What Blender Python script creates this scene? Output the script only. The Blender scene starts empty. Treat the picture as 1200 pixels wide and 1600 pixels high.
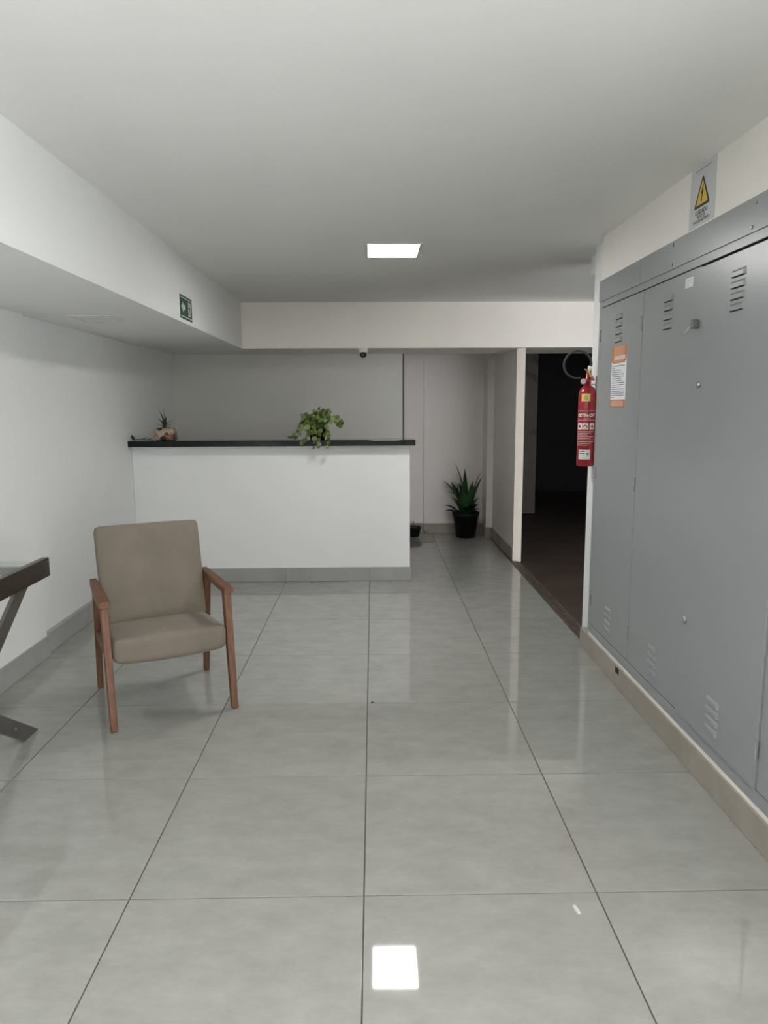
import bpy, bmesh, math, random
from mathutils import Vector, Matrix
random.seed(7)
SC = bpy.context.scene
COL = SC.collection
PI = math.pi

# ------------------------------------------------------------------ camera
cam_data = bpy.data.cameras.new('camera')
cam_data.sensor_fit = 'VERTICAL'; cam_data.sensor_height = 36.0
cam_data.lens = 1112.76 / 1600 * 36.0
cam_data.clip_start = 0.05
cam = bpy.data.objects.new('camera', cam_data); COL.objects.link(cam)
Rr = Vector((0.9998711, -0.0153561, -0.0046886))
Uu = Vector((0.0068932, 0.1468262, 0.9891383))
Ff = Vector((0.0145009, 0.9890431, -0.1469132))
H = 1.556
cam.matrix_world = Matrix(((Rr.x, Uu.x, -Ff.x, 0), (Rr.y, Uu.y, -Ff.y, 0), (Rr.z, Uu.z, -Ff.z, H), (0, 0, 0, 1)))
SC.camera = cam

# ------------------------------------------------------------------ world, exposure
world = bpy.data.worlds.new('daylight'); SC.world = world
world.use_nodes = True
wb = world.node_tree.nodes['Background']
wb.inputs[0].default_value = (0.96, 0.98, 1.0, 1); wb.inputs[1].default_value = 8.0
SC.view_settings.view_transform = 'Standard'
SC.view_settings.look = 'None'
SC.view_settings.gamma = 1.0
SC.view_settings.use_curve_mapping = False
SC.view_settings.exposure = 0.13
LAMP = 62.0          # strength of the lit ceiling panels
SC.cycles.max_bounces = 10
SC.cycles.diffuse_bounces = 6
SC.cycles.glossy_bounces = 4
SC.cycles.sample_clamp_indirect = 8.0
SC.cycles.caustics_reflective = False
SC.cycles.caustics_refractive = False

# ------------------------------------------------------------------ materials
def mat(name, col, rough=0.5, metal=0.0, var=0.0, scale=8.0, stretch=(1, 1, 1), bump=0.0, bscale=60.0,
        col2=None, spec=0.5, coat=0.0, rnd=0.0, emit=None, sheen=0.0, detail=4.0, thr=None, nrough=0.5):
    m = bpy.data.materials.new(name); m.use_nodes = True
    nt = m.node_tree; N = nt.nodes; L = nt.links
    b = N['Principled BSDF']
    b.inputs['Base Color'].default_value = (*col, 1)
    b.inputs['Roughness'].default_value = rough
    b.inputs['Metallic'].default_value = metal
    b.inputs['Specular IOR Level'].default_value = spec
    b.inputs['Coat Weight'].default_value = coat
    b.inputs['Sheen Weight'].default_value = sheen
    b.inputs['Sheen Roughness'].default_value = 0.4
    if emit:
        b.inputs['Emission Color'].default_value = (*emit[0], 1)
        b.inputs['Emission Strength'].default_value = emit[1]
    tc = N.new('ShaderNodeTexCoord'); mp = N.new('ShaderNodeMapping')
    L.new(tc.outputs['Object'], mp.inputs[0]); mp.inputs['Scale'].default_value = stretch
    if rnd > 0:
        oi = N.new('ShaderNodeObjectInfo'); vm = N.new('ShaderNodeVectorMath'); vm.operation = 'SCALE'
        cb = N.new('ShaderNodeCombineXYZ'); L.new(oi.outputs['Random'], cb.inputs[0]); L.new(oi.outputs['Random'], cb.inputs[1])
        L.new(cb.outputs[0], vm.inputs[0]); vm.inputs['Scale'].default_value = 37.0
        L.new(vm.outputs[0], mp.inputs['Location'])
    if var > 0 or col2:
        nz = N.new('ShaderNodeTexNoise'); nz.inputs['Scale'].default_value = scale; nz.inputs['Detail'].default_value = detail; nz.inputs['Roughness'].default_value = nrough
        L.new(mp.outputs[0], nz.inputs['Vector'])
        rp = N.new('ShaderNodeValToRGB')
        if thr:
            rp.color_ramp.elements[0].position = thr[0]; rp.color_ramp.elements[1].position = thr[1]
        else:
            rp.color_ramp.elements[0].position = 0.3; rp.color_ramp.elements[1].position = 0.7
        c2 = col2 if col2 else tuple(min(1, c * (1 + var)) for c in col)
        c1 = col if col2 else tuple(c * (1 - var) for c in col)
        rp.color_ramp.elements[0].color = (*c1, 1); rp.color_ramp.elements[1].color = (*c2, 1)
        L.new(nz.outputs[0], rp.inputs[0])
        out = rp.outputs[0]
        if rnd > 0:
            hs = N.new('ShaderNodeHueSaturation'); mr = N.new('ShaderNodeMapRange')
            mr.inputs['To Min'].default_value = 1 - rnd; mr.inputs['To Max'].default_value = 1 + rnd
            L.new(oi.outputs['Random'], mr.inputs['Value']); L.new(mr.outputs[0], hs.inputs['Value']); L.new(out, hs.inputs['Color'])
            out = hs.outputs[0]
        L.new(out, b.inputs['Base Color'])
    if bump > 0:
        n2 = N.new('ShaderNodeTexNoise'); n2.inputs['Scale'].default_value = bscale; n2.inputs['Detail'].default_value = 3
        L.new(mp.outputs[0], n2.inputs['Vector'])
        bp = N.new('ShaderNodeBump'); bp.inputs['Strength'].default_value = bump; bp.inputs['Distance'].default_value = 0.01
        L.new(n2.outputs[0], bp.inputs['Height']); L.new(bp.outputs[0], b.inputs['Normal'])
    return m

M = {}
M['white'] = mat('wall_paint_white', (0.80, 0.81, 0.80), 0.5, var=0.012, scale=2, bump=0.05, bscale=35)
M['ceil'] = mat('ceiling_paint', (0.80, 0.80, 0.78), 0.7, var=0.015, scale=1.2, bump=0.05, bscale=20)
M['cream'] = mat('wall_paint_cream', (0.86, 0.83, 0.78), 0.5, var=0.02, scale=3, bump=0.08, bscale=30)
M['jamb'] = mat('plaster_cream_rough', (0.84, 0.77, 0.70), 0.7, var=0.04, scale=6, bump=0.25, bscale=40)
M['corr'] = mat('wall_paint_corridor', (0.70, 0.66, 0.64), 0.35, var=0.015, scale=2, bump=0.04, bscale=25)
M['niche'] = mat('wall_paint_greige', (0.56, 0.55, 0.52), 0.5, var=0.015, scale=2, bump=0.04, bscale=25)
M['tile'] = mat('porcelain_tile_grey', (0.325, 0.322, 0.302), 0.035, var=0.13, scale=6.0, stretch=(1, 1.7, 1), rnd=0.02, detail=13, nrough=0.72, bump=0.004, bscale=6)
M['grout'] = mat('grout_brown', (0.10, 0.085, 0.065), 0.8, var=0.2, scale=20)
M['bbgrey'] = mat('baseboard_tile_grey', (0.33, 0.335, 0.32), 0.18, var=0.08, scale=5, rnd=0.03)
M['bbwarm'] = mat('baseboard_tile_beige', (0.335, 0.30, 0.258), 0.25, var=0.08, scale=5, rnd=0.03)
M['bbdark'] = mat('baseboard_tile_brown', (0.27, 0.23, 0.20), 0.2, var=0.1, scale=5, rnd=0.03)
M['beam'] = mat('beam_paint_cream', (0.80, 0.755, 0.70), 0.55, var=0.02, scale=3, bump=0.06, bscale=25)
M['zinc'] = mat('dark_zinc', (0.20, 0.195, 0.18), 0.4, metal=0.7, var=0.1)
M['rail'] = mat('worn_rail', (0.24, 0.19, 0.165), 0.4, metal=0.5, var=0.3, scale=15)
M['cab'] = mat('cabinet_enamel_grey', (0.285, 0.30, 0.305), 0.30, metal=0.0, var=0.03, scale=120, bump=0.03, bscale=180)
M['cabin'] = mat('cabinet_gap_shade', (0.02, 0.02, 0.02), 0.8, var=0.1)  # near black stands in for shade inside the carcass and louvre slots
M['steel'] = mat('steel_zinc', (0.45, 0.44, 0.42), 0.3, metal=0.9, var=0.1, scale=40)
M['granite'] = mat('black_granite', (0.004, 0.006, 0.006), 0.06, var=0.0, scale=220, col2=(0.009, 0.012, 0.011), spec=0.22)
M['fabric'] = mat('beige_suede', (0.20, 0.172, 0.138), 0.95, var=0.10, scale=5, bump=0.12, bscale=260, sheen=0.15, spec=0.1)
M['wood'] = mat('brown_wood', (0.155, 0.072, 0.038), 0.5, spec=0.35, var=0.28, scale=9, stretch=(6, 6, 0.8))
M['pgreen'] = mat('leaf_green_bright', (0.105, 0.15, 0.035), 0.45, var=0.35, scale=14, rnd=0.5)
M['dgreen'] = mat('leaf_green_dark', (0.018, 0.06, 0.018), 0.35, var=0.35, scale=9, rnd=0.3)
M['stem'] = mat('stem_green', (0.09, 0.12, 0.04), 0.6, var=0.2)
M['black'] = mat('black_plastic', (0.006, 0.006, 0.007), 0.5, var=0.1, spec=0.25)
M['soil'] = mat('potting_soil', (0.03, 0.02, 0.014), 0.95, var=0.4, scale=60, bump=0.5, bscale=90)
M['red'] = mat('red_enamel', (0.32, 0.009, 0.016), 0.25, var=0.06, coat=0.4)
M['whitep'] = mat('white_print', (0.78, 0.78, 0.76), 0.6, var=0.02)
M['pink'] = mat('pale_pink_print', (0.62, 0.42, 0.42), 0.6, var=0.05)
M['yellow'] = mat('yellow_sticker', (0.75, 0.62, 0.22), 0.5, var=0.05)
M['hazard'] = mat('hazard_yellow', (0.72, 0.50, 0.05), 0.45, var=0.03)
M['ink'] = mat('black_ink', (0.015, 0.014, 0.013), 0.5, var=0.1)
M['bluegrey'] = mat('blue_ink', (0.16, 0.17, 0.30), 0.6, var=0.1)
M['signgrey'] = mat('sign_grey', (0.60, 0.61, 0.62), 0.5, var=0.02)
M['orange'] = mat('orange_print', (0.47, 0.17, 0.07), 0.5, var=0.05)
M['orangel'] = mat('orange_print_light', (0.60, 0.30, 0.17), 0.5, var=0.05)
M['gold'] = mat('gold_print', (0.65, 0.38, 0.07), 0.5, var=0.05)
M['exitg'] = mat('sign_green', (0.012, 0.055, 0.035), 0.4, var=0.05)
M['glowp'] = mat('sign_pale_green', (0.50, 0.58, 0.46), 0.5, var=0.03)
M['plastic'] = mat('white_plastic', (0.72, 0.72, 0.69), 0.4, var=0.02)
M['lens'] = mat('dark_lens', (0.006, 0.009, 0.014), 0.08, var=0.05, coat=0.5)
M['lamp'] = mat('lamp_diffuser', (0.9, 0.9, 0.9), 0.5, emit=((1.0, 0.985, 0.965), LAMP))
M['frame'] = mat('lamp_frame', (0.66, 0.66, 0.64), 0.5, var=0.03)
M['tblack'] = mat('table_dark_wood', (0.028, 0.022, 0.017), 0.3, var=0.3, scale=8, stretch=(8, 1, 8))
M['tmetal'] = mat('table_bronze_metal', (0.17, 0.155, 0.145), 0.3, metal=0.6, var=0.1, scale=6)
M['glass'] = mat('clear_glass', (0.92, 0.96, 0.95), 0.02)
_nt = M['glass'].node_tree
_tr = _nt.nodes.new('ShaderNodeBsdfTransparent'); _tr.inputs[0].default_value = (0.93, 0.97, 0.955, 1)
_gl = _nt.nodes.new('ShaderNodeBsdfGlossy'); _gl.inputs['Roughness'].default_value = 0.02
_fr = _nt.nodes.new('ShaderNodeFresnel'); _fr.inputs[0].default_value = 1.45
_mx = _nt.nodes.new('ShaderNodeMixShader')
_ge = _nt.nodes.new('ShaderNodeNewGeometry'); _m1 = _nt.nodes.new('ShaderNodeMath'); _m1.operation = 'SUBTRACT'; _m1.inputs[0].default_value = 1.0
_m2 = _nt.nodes.new('ShaderNodeMath'); _m2.operation = 'MULTIPLY'
_nt.links.new(_ge.outputs['Backfacing'], _m1.inputs[1]); _nt.links.new(_m1.outputs[0], _m2.inputs[0]); _nt.links.new(_fr.outputs[0], _m2.inputs[1])
_nt.links.new(_m2.outputs[0], _mx.inputs[0]); _nt.links.new(_tr.outputs[0], _mx.inputs[1]); _nt.links.new(_gl.outputs[0], _mx.inputs[2])
_nt.links.new(_mx.outputs[0], _nt.nodes['Material Output'].inputs['Surface'])
M['darkroom'] = mat('unlit_wall_black', (0.006, 0.006, 0.006), 0.9, var=0.3, scale=2)  # near-black colour stands in for the darkness of the unlit room
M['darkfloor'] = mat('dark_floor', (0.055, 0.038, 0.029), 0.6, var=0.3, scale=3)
M['track'] = mat('rusty_track', (0.085, 0.055, 0.045), 0.5, metal=0.3, var=0.4, scale=20)
M['marble'] = mat('marble_in_shade', (0.085, 0.072, 0.060), 0.5, spec=0.15, scale=2.2, col2=(0.045, 0.033, 0.027), detail=10, thr=(0.55, 0.62))  # marble colours darkened to imitate the shade it stands in
M['trimdark'] = mat('dark_edge', (0.05, 0.05, 0.05), 0.5, var=0.1)
M['rubber'] = mat('hose_rubber', (0.035, 0.035, 0.035), 0.5, var=0.1)

# painted pot: cream, orange and black patches
def pot_mat():
    m = bpy.data.materials.new('painted_pot'); m.use_nodes = True
    N = m.node_tree.nodes; L = m.node_tree.links; b = N['Principled BSDF']; b.inputs['Roughness'].default_value = 0.35
    tc = N.new('ShaderNodeTexCoord')
    n1 = N.new('ShaderNodeTexNoise'); n1.inputs['Scale'].default_value = 13; n1.inputs['Detail'].default_value = 1
    n2 = N.new('ShaderNodeTexNoise'); n2.inputs['Scale'].default_value = 17; n2.inputs['Detail'].default_value = 1
    mp = N.new('ShaderNodeMapping'); mp.inputs['Location'].default_value = (3.1, 1.7, 0.4)
    L.new(tc.outputs['Object'], n1.inputs['Vector']); L.new(tc.outputs['Object'], mp.inputs[0]); L.new(mp.outputs[0], n2.inputs['Vector'])
    r1 = N.new('ShaderNodeValToRGB'); r1.color_ramp.interpolation = 'CONSTANT'
    e = r1.color_ramp.elements; e[0].color = (0.36, 0.30, 0.21, 1); e[1].position = 0.55; e[1].color = (0.30, 0.11, 0.035, 1)
    x = e.new(0.66); x.color = (0.20, 0.035, 0.015, 1)
    r2 = N.new('ShaderNodeValToRGB'); r2.color_ramp.interpolation = 'CONSTANT'
    r2.color_ramp.elements[0].color = (0, 0, 0, 1); r2.color_ramp.elements[1].position = 0.56; r2.color_ramp.elements[1].color = (1, 1, 1, 1)
    L.new(n1.outputs[0], r1.inputs[0]); L.new(n2.outputs[0], r2.inputs[0])
    mx = N.new('ShaderNodeMixRGB'); L.new(r2.outputs[0], mx.inputs[0]); L.new(r1.outputs[0], mx.inputs[1]); mx.inputs[2].default_value = (0.02, 0.02, 0.022, 1)
    L.new(mx.outputs[0], b.inputs['Base Color'])
    return m
M['pot'] = pot_mat()

# ------------------------------------------------------------------ mesh helpers
def tag(o, label=None, cat=None, group=None, kind=None):
    if label: o['label'] = label
    if cat: o['category'] = cat
    if group: o['group'] = group
    if kind: o['kind'] = kind
    return o

def thing(name, loc, label, cat, group=None, rotz=0.0):
    o = bpy.data.objects.new(name, None); COL.objects.link(o)
    o.empty_display_size = 0.1
    o.location = loc; o.rotation_euler = (0, 0, rotz)
    return tag(o, label, cat, group)

def finish(name, bm, m, parent=None, smooth=False, loc=None):
    me = bpy.data.meshes.new(name); bmesh.ops.recalc_face_normals(bm, faces=bm.faces); bm.to_mesh(me); bm.free()
    me.materials.append(M[m] if isinstance(m, str) else m)
    if smooth:
        for p in me.polygons: p.use_smooth = True
    o = bpy.data.objects.new(name, me); COL.objects.link(o)
    if parent: o.parent = parent
    if loc is not None: o.location = loc
    return o

def share(name, me, parent=None, loc=(0, 0, 0), rot=None, scale=None):
    o = bpy.data.objects.new(name, me); COL.objects.link(o)
    if parent: o.parent = parent
    o.location = loc
    if rot is not None: o.rotation_euler = rot
    if scale is not None: o.scale = scale
    return o

def bx(bm, x0, x1, y0, y1, z0, z1):
    v = [bm.verts.new(p) for p in ((x0, y0, z0), (x1, y0, z0), (x1, y1, z0), (x0, y1, z0), (x0, y0, z1), (x1, y0, z1), (x1, y1, z1), (x0, y1, z1))]
    for f in ((0, 3, 2, 1), (4, 5, 6, 7), (0, 1, 5, 4), (1, 2, 6, 5), (2, 3, 7, 6), (3, 0, 4, 7)): bm.faces.new([v[i] for i in f])
    return v

def box(name, x0, x1, y0, y1, z0, z1, m, parent=None, bev=0.0, seg=1):
    bm = bmesh.new(); bx(bm, x0, x1, y0, y1, z0, z1)
    if bev > 0: bmesh.ops.bevel(bm, geom=bm.edges[:], offset=bev, segments=seg, affect='EDGES', profile=0.5)
    return finish(name, bm, m, parent)

def boxes(name, lst, m, parent=None):
    bm = bmesh.new()
    for b in lst: bx(bm, *b)
    return finish(name, bm, m, parent)

def bar(bm, a, b, w, t, up=Vector((0, 0, 1))):
    """rectangular bar from a to b: w across (side), t along the up-ish axis"""
    a = Vector(a); b = Vector(b); d = (b - a).normalized()
    s = d.cross(up)
    if s.length < 1e-4: s = d.cross(Vector((0, 1, 0)))
    s.normalize(); u = s.cross(d)
    vs = []
    for p in (a, b):
        for i, j in ((-1, -1), (1, -1), (1, 1), (-1, 1)): vs.append(bm.verts.new(p + s * (w / 2 * i) + u * (t / 2 * j)))
    for f in ((0, 1, 2, 3), (7, 6, 5, 4), (0, 4, 5, 1), (1, 5, 6, 2), (2, 6, 7, 3), (3, 7, 4, 0)): bm.faces.new([vs[i] for i in f])

def taper_leg(bm, a, b, wa, da, wb, db):
    """leg from a (bottom, section wa x da in x,y) to b (top)"""
    vs = []
    for p, w, d in ((a, wa, da), (b, wb, db)):
        for i, j in ((-1, -1), (1, -1), (1, 1), (-1, 1)): vs.append(bm.verts.new((p[0] + w / 2 * i, p[1] + d / 2 * j, p[2])))
    for f in ((3, 2, 1, 0), (4, 5, 6, 7), (0, 1, 5, 4), (1, 2, 6, 5), (2, 3, 7, 6), (3, 0, 4, 7)): bm.faces.new([vs[i] for i in f])
    bmesh.ops.bevel(bm, geom=bm.edges[:], offset=0.005, segments=2, affect='EDGES', profile=0.5)

def lathe(bm, prof, n=24, cx=0, cy=0, cap=True):
    rings = []
    for r, z in prof:
        rings.append([bm.verts.new((cx + r * math.cos(2 * PI * k / n), cy + r * math.sin(2 * PI * k / n), z)) for k in range(n)])
    for a, b in zip(rings, rings[1:]):
        for k in range(n): bm.faces.new((a[k], a[(k + 1) % n], b[(k + 1) % n], b[k]))
    if cap:
        bm.faces.new(rings[0][::-1]); bm.faces.new(rings[-1])

def tube(bm, pts, r, n=8, r_end=None):
    pts = [Vector(p) for p in pts]; rings = []; prev = None
    for i, p in enumerate(pts):
        d = (pts[min(i + 1, len(pts) - 1)] - pts[max(i - 1, 0)]).normalized()
        s = d.cross(Vector((0, 0, 1))) if prev is None else prev - d * prev.dot(d)
        if s.length < 1e-4: s = d.cross(Vector((0, 1, 0)))
        s.normalize(); prev = s; u = d.cross(s)
        rr = r if r_end is None else r + (r_end - r) * i / (len(pts) - 1)
        rings.append([bm.verts.new(p + (s * math.cos(2 * PI * k / n) + u * math.sin(2 * PI * k / n)) * rr) for k in range(n)])
    for a, b in zip(rings, rings[1:]):
        for k in range(n): bm.faces.new((a[k], a[(k + 1) % n], b[(k + 1) % n], b[k]))
    bm.faces.new(rings[0][::-1]); bm.faces.new(rings[-1])

def rbox(sx, sy, sz, r, n=10, fn=None):
    """cushion: a subdivided box rounded with radius r, then shaped by fn"""
    bm = bmesh.new(); bmesh.ops.create_cube(bm, size=2.0)
    bmesh.ops.subdivide_edges(bm, edges=bm.edges[:], cuts=n, use_grid_fill=True)
    h = Vector((sx / 2, sy / 2, sz / 2))
    for v in bm.verts:
        t = [math.sin(c * PI / 2) if abs(c) > 0 else 0 for c in v.co]
        p = Vector((t[0] * h.x, t[1] * h.y, t[2] * h.z))
        q = Vector([max(-(h[i] - r), min(h[i] - r, p[i])) for i in range(3)])
        d = p - q
        if d.length > 1e-7: p = q + d.normalized() * r if d.length > r or sum(abs(v.co[i]) > 0.999 for i in range(3)) else p
        v.co = fn(p) if fn else p
    return bm

def text_mesh(body, size, align='CENTER', bold=0.0):
    cu = bpy.data.curves.new('lettering', 'FONT'); cu.body = body; cu.size = size; cu.align_x = align; cu.align_y = 'CENTER'
    cu.offset = bold; cu.resolution_u = 3
    o = bpy.data.objects.new('lettering', cu); COL.objects.link(o)
    bpy.context.view_layer.update()
    me = bpy.data.meshes.new_from_object(o.evaluated_get(bpy.context.evaluated_depsgraph_get()))
    bpy.data.objects.remove(o); bpy.data.curves.remove(cu)
    me.materials.clear()
    return me

def lettering(body, size, m, parent, fmap, align='CENTER', bold=0.0, name='lettering'):
    me = text_mesh(body, size, align, bold)
    for v in me.vertices: v.co = fmap(v.co.x, v.co.y)
    me.materials.append(M[m]); me.name = name
    o = bpy.data.objects.new(name, me); COL.objects.link(o); o.parent = parent
    return o

def flat_poly(name, polys, m, parent, fmap):
    bm = bmesh.new()
    for poly in polys: bm.faces.new([bm.verts.new(fmap(*p)) for p in poly])
    me = bpy.data.meshes.new(name); bm.to_mesh(me); bm.free(); me.materials.append(M[m])
    o = bpy.data.objects.new(name, me); COL.objects.link(o); o.parent = parent
    return o

def rect(x0, x1, y0, y1): return [(x0, y0), (x1, y0), (x1, y1), (x0, y1)]

# ------------------------------------------------------------------ the setting
T, X0, Y0 = 0.75, -0.0396, 2.0835
ZC, ZB = 2.53, 2.105                 # ceiling, underside of soffit and beam
XR, XL, XL2 = 1.357, -2.066, -2.112    # right wall, left wall near and far
YF = -4.0
Y_BEAM, Y_NICHE, Y_BACK = 6.95, 7.70, 8.65
ST = lambda o: tag(o, kind='structure')

floor = ST(box('floor', -2.3, 1.47, YF, 8.75, -0.12, -0.004, 'grout'))
tile_meshes = {}
G = 0.0022
def tile_piece(x0, x1, y0, y1):
    key = (round(x1 - x0, 4), round(y1 - y0, 4))
    if key not in tile_meshes:
        bm = bmesh.new(); bx(bm, 0, key[0], 0, key[1], -0.01, 0.0)
        bmesh.ops.bevel(bm, geom=[e for e in bm.edges if all(abs(v.co.z) < 1e-6 for v in e.verts)], offset=0.0008, segments=1, affect='EDGES')
        me = bpy.data.meshes.new('floor_tile'); bmesh.ops.recalc_face_normals(bm, faces=bm.faces); bm.to_mesh(me); bm.free(); me.materials.append(M['tile'])
        tile_meshes[key] = me
    share('floor_tile', tile_meshes[key], floor, (x0, y0, 0))
for i in range(-4, 3):
    for j in range(-9, 10):
        x0 = X0 + i * T + G; x1 = X0 + (i + 1) * T - G; y0 = Y0 + j * T + G; y1 = Y0 + (j + 1) * T - G
        x0 = max(x0, -2.105); x1 = min(x1, 1.352 if y1 < 4.45 else 1.375); y0 = max(y0, YF); y1 = min(y1, 8.68)
        if x1 - x0 > 0.03 and y1 - y0 > 0.03: tile_piece(x0, x1, y0, y1)

ST(box('ceiling', -2.3, 5.2, YF - 0.2, 13.2, ZC, ZC + 0.12, 'ceil'))
ST(box('trim_1', -1.24, 5.0, Y_BEAM, 7.75, ZB, ZC, 'beam'))             # cross beam
ST(box('trim_2', -2.28, -1.24, YF, 7.75, ZB, ZC, 'white'))              # soffit along the left wall
ST(boxes('wall_left', [(-2.28, XL, YF, 4.36, -0.01, ZB), (-2.28, XL2, 4.36, Y_NICHE + 0.01, -0.01, ZB)], 'white'))
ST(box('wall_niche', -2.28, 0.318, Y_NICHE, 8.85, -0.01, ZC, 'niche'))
ST(box('shade_strip', 0.319, 0.334, Y_NICHE - 0.005, Y_NICHE + 0.03, 0, ZC - 0.002, 'trimdark'))   # dark strip standing in for the shadow line at the reveal edge
ST(boxes('wall_back', [(0.25, 0.615, Y_BACK + 0.016, 8.86, -0.01, ZC), (0.615, 1.36, Y_BACK, 8.86, -0.01, ZC)], 'corr'))
# corridor right side: pier, side wall and the angled jamb
bm = bmesh.new()
prof = [(1.33, 8.85), (1.33, 8.33), (1.405, 8.33), (1.405, 7.05), (1.478, 7.0), (1.482, 7.02), (1.55, 8.85)]
lo = [bm.verts.new((x, y, 0)) for x, y in prof]; hi = [bm.verts.new((x, y, ZB if y < 7.7 else ZC)) for x, y in prof]
n = len(prof)
hi = [None] * n
for k, (x, y) in enumerate(prof): hi[k] = bm.verts.new((x, y, ZB))
for k in range(n): bm.faces.new((lo[k], lo[(k + 1) % n], hi[(k + 1) % n], hi[k]))
bm.faces.new(lo); bm.faces.new(hi[::-1])
bmesh.ops.delete(bm, geom=[v for v in bm.verts if not v.link_faces], context='VERTS')
bx(bm, 1.33, 1.549, 7.76, 8.849, ZB, ZC)
me_w = finish('wall_corridor', bm, 'corr'); ST(me_w)
me_w.data.materials.append(M['jamb'])
for p in me_w.data.polygons:
    c = p.center
    if abs(p.normal.z) < 0.1 and c.y < 7.1: p.material_index = 1
# right wall around the cabinet niche, with an unseen doorway added beside the viewer to let daylight in
DY0, DY1 = -3.0, 0.6
CY0, CY1, CZ0, CZ1 = 1.66, 4.345, 0.145, 2.28
wr = ST(boxes('wall_right', [(XR, 1.75, YF, CY1, CZ1, ZC), (XR, 1.75, DY1, CY1, 0, CZ0 - 0.001), (XR, 1.75, YF, DY0, 0, CZ1), (XR, 1.75, DY1, CY0 - 0.002, CZ0 - 0.001, CZ1),
                             (1.66, 1.75, CY0 - 0.002, CY1, CZ0 - 0.001, CZ1)], 'cream'))
ST(boxes('wall_end', [(1.40, 1.60, CY1 + 0.001, 4.62, 0, ZC)], 'white'))
ST(box('trim_4', 1.465, 1.60, 4.621, 4.93, 2.41, ZC, 'white'))
# ragged plaster edge where the wall meets the cabinet header
bm = bmesh.new(); y = CY0; prev = None
while y < CY1 - 0.002:
    zt = CZ1 + 0.006; zz = CZ1 - random.choice((0.0, 0.002, 0.003, 0.004, 0.010 if random.random() < 0.25 else 0.002))
    a = [bm.verts.new((x, y, z)) for x in (XR, XR - 0.008) for z in (zt, zz)]
    if prev:
        bm.faces.new((prev[2], a[2], a[3], prev[3])); bm.faces.new((prev[0], a[0], a[2], prev[2])); bm.faces.new((prev[1], prev[3], a[3], a[1]))
    prev = a; y += random.uniform(0.012, 0.05)
finish('plaster_edge', bm, 'cream', wr)

# end wall behind the viewer
ST(boxes('wall_front', [(-2.28, 1.75, YF - 0.2, YF, -0.12, ZC)], 'white'))
# the unlit room beyond the opening on the right
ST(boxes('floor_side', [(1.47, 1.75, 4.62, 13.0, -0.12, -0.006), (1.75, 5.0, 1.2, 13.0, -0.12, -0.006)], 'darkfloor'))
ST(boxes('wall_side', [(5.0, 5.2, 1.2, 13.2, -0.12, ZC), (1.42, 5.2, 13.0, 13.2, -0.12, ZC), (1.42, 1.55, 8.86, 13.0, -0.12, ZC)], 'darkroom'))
mp_ = ST(boxes('wall_marble', [(1.56, 2.345, 10.25, 10.30, 0.0, ZC - 0.002)], 'grout'))
for k in range(3):
    z0 = 0.02 + k * 0.83
    box('marble_panel', 1.56, 2.345, 10.238, 10.25, z0, min(z0 + 0.827, ZC - 0.003), 'marble', mp_)
# pipe run seen faintly at the ceiling of the dark room
# threshold track
tr = ST(box('trim_5', 1.376, 1.469, 4.40, 7.05, -0.10, -0.002, 'track'))
for x in (1.383, 1.402, 1.421, 1.440, 1.459):
    box('track_rail', x - 0.004, x + 0.004, 4.63, 7.03 if x < 1.41 else 6.95, -0.002, 0.006, 'rail', tr)

# baseboards, made of tile pieces
def baseboard(name, axis, fixed, back, cuts, z1, m, z0=0.0015):
    """axis 'y': runs along y with its face at x = fixed; axis 'x': along x with its face at y = fixed"""
    lo_, hi_ = min(fixed, back), max(fixed, back)
    inset = 0.0015 if fixed > back else -0.0015
    f2 = fixed - inset
    l2, h2 = min(f2, back), max(f2, back)
    a, b = cuts[0], cuts[-1]
    root = box(name, *( (l2, h2, a, b) if axis == 'y' else (a, b, l2, h2)), z0, z1 - 0.002, 'grout')
    ST(root)
    for p, q in zip(cuts, cuts[1:]):
        p2, q2 = p + 0.001, q - 0.001
        box('baseboard_tile', *( (lo_, hi_, p2, q2) if axis == 'y' else (p2, q2, lo_, hi_)), z0, z1, m, root, bev=0.0012)
    return root
rows = [Y0 + j * T for j in range(-8, 12)]
bbr = baseboard('baseboard_right', 'y', 1.345, XR - 0.0005, [DY1] + [r for r in rows if DY1 + 0.05 < r < 4.2] + [4.48], 0.122, 'bbwarm')
box('baseboard_end', 1.346, 1.40, 4.38, 4.48, 0.0015, 0.12, 'bbwarm', bbr)
box('broken_corner', 1.3435, 1.346, 3.735, 3.79, 0.082, 0.115, 'soil', bbr)
baseboard('baseboard_left', 'y', -2.053, XL + 0.0005, [YF + 0.01] + [r for r in rows if YF + 0.1 < r < 4.2] + [4.37], 0.135, 'bbgrey')
baseboard('baseboard_leftfar', 'y', -2.078, XL2 + 0.0005, [4.3715, 5.08, 5.83, 6.24], 0.135, 'bbgrey')
baseboard('baseboard_back', 'x', Y_BACK - 0.014, Y_BACK - 0.0005, [0.616, 1.02, 1.316], 0.125, 'bbdark')
baseboard('baseboard_recess', 'x', Y_BACK + 0.002, Y_BACK + 0.0155, [0.336, 0.612], 0.125, 'bbdark')
baseboard('baseboard_pier', 'x', 8.316, 8.3295, [1.318, 1.392], 0.125, 'bbdark')
baseboard('baseboard_corridor', 'y', 1.392, 1.4045, [7.07, 7.58, 8.33], 0.125, 'bbdark')
baseboard('baseboard_pierside', 'y', 1.317, 1.3295, [8.331, 8.634], 0.125, 'bbdark')

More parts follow.
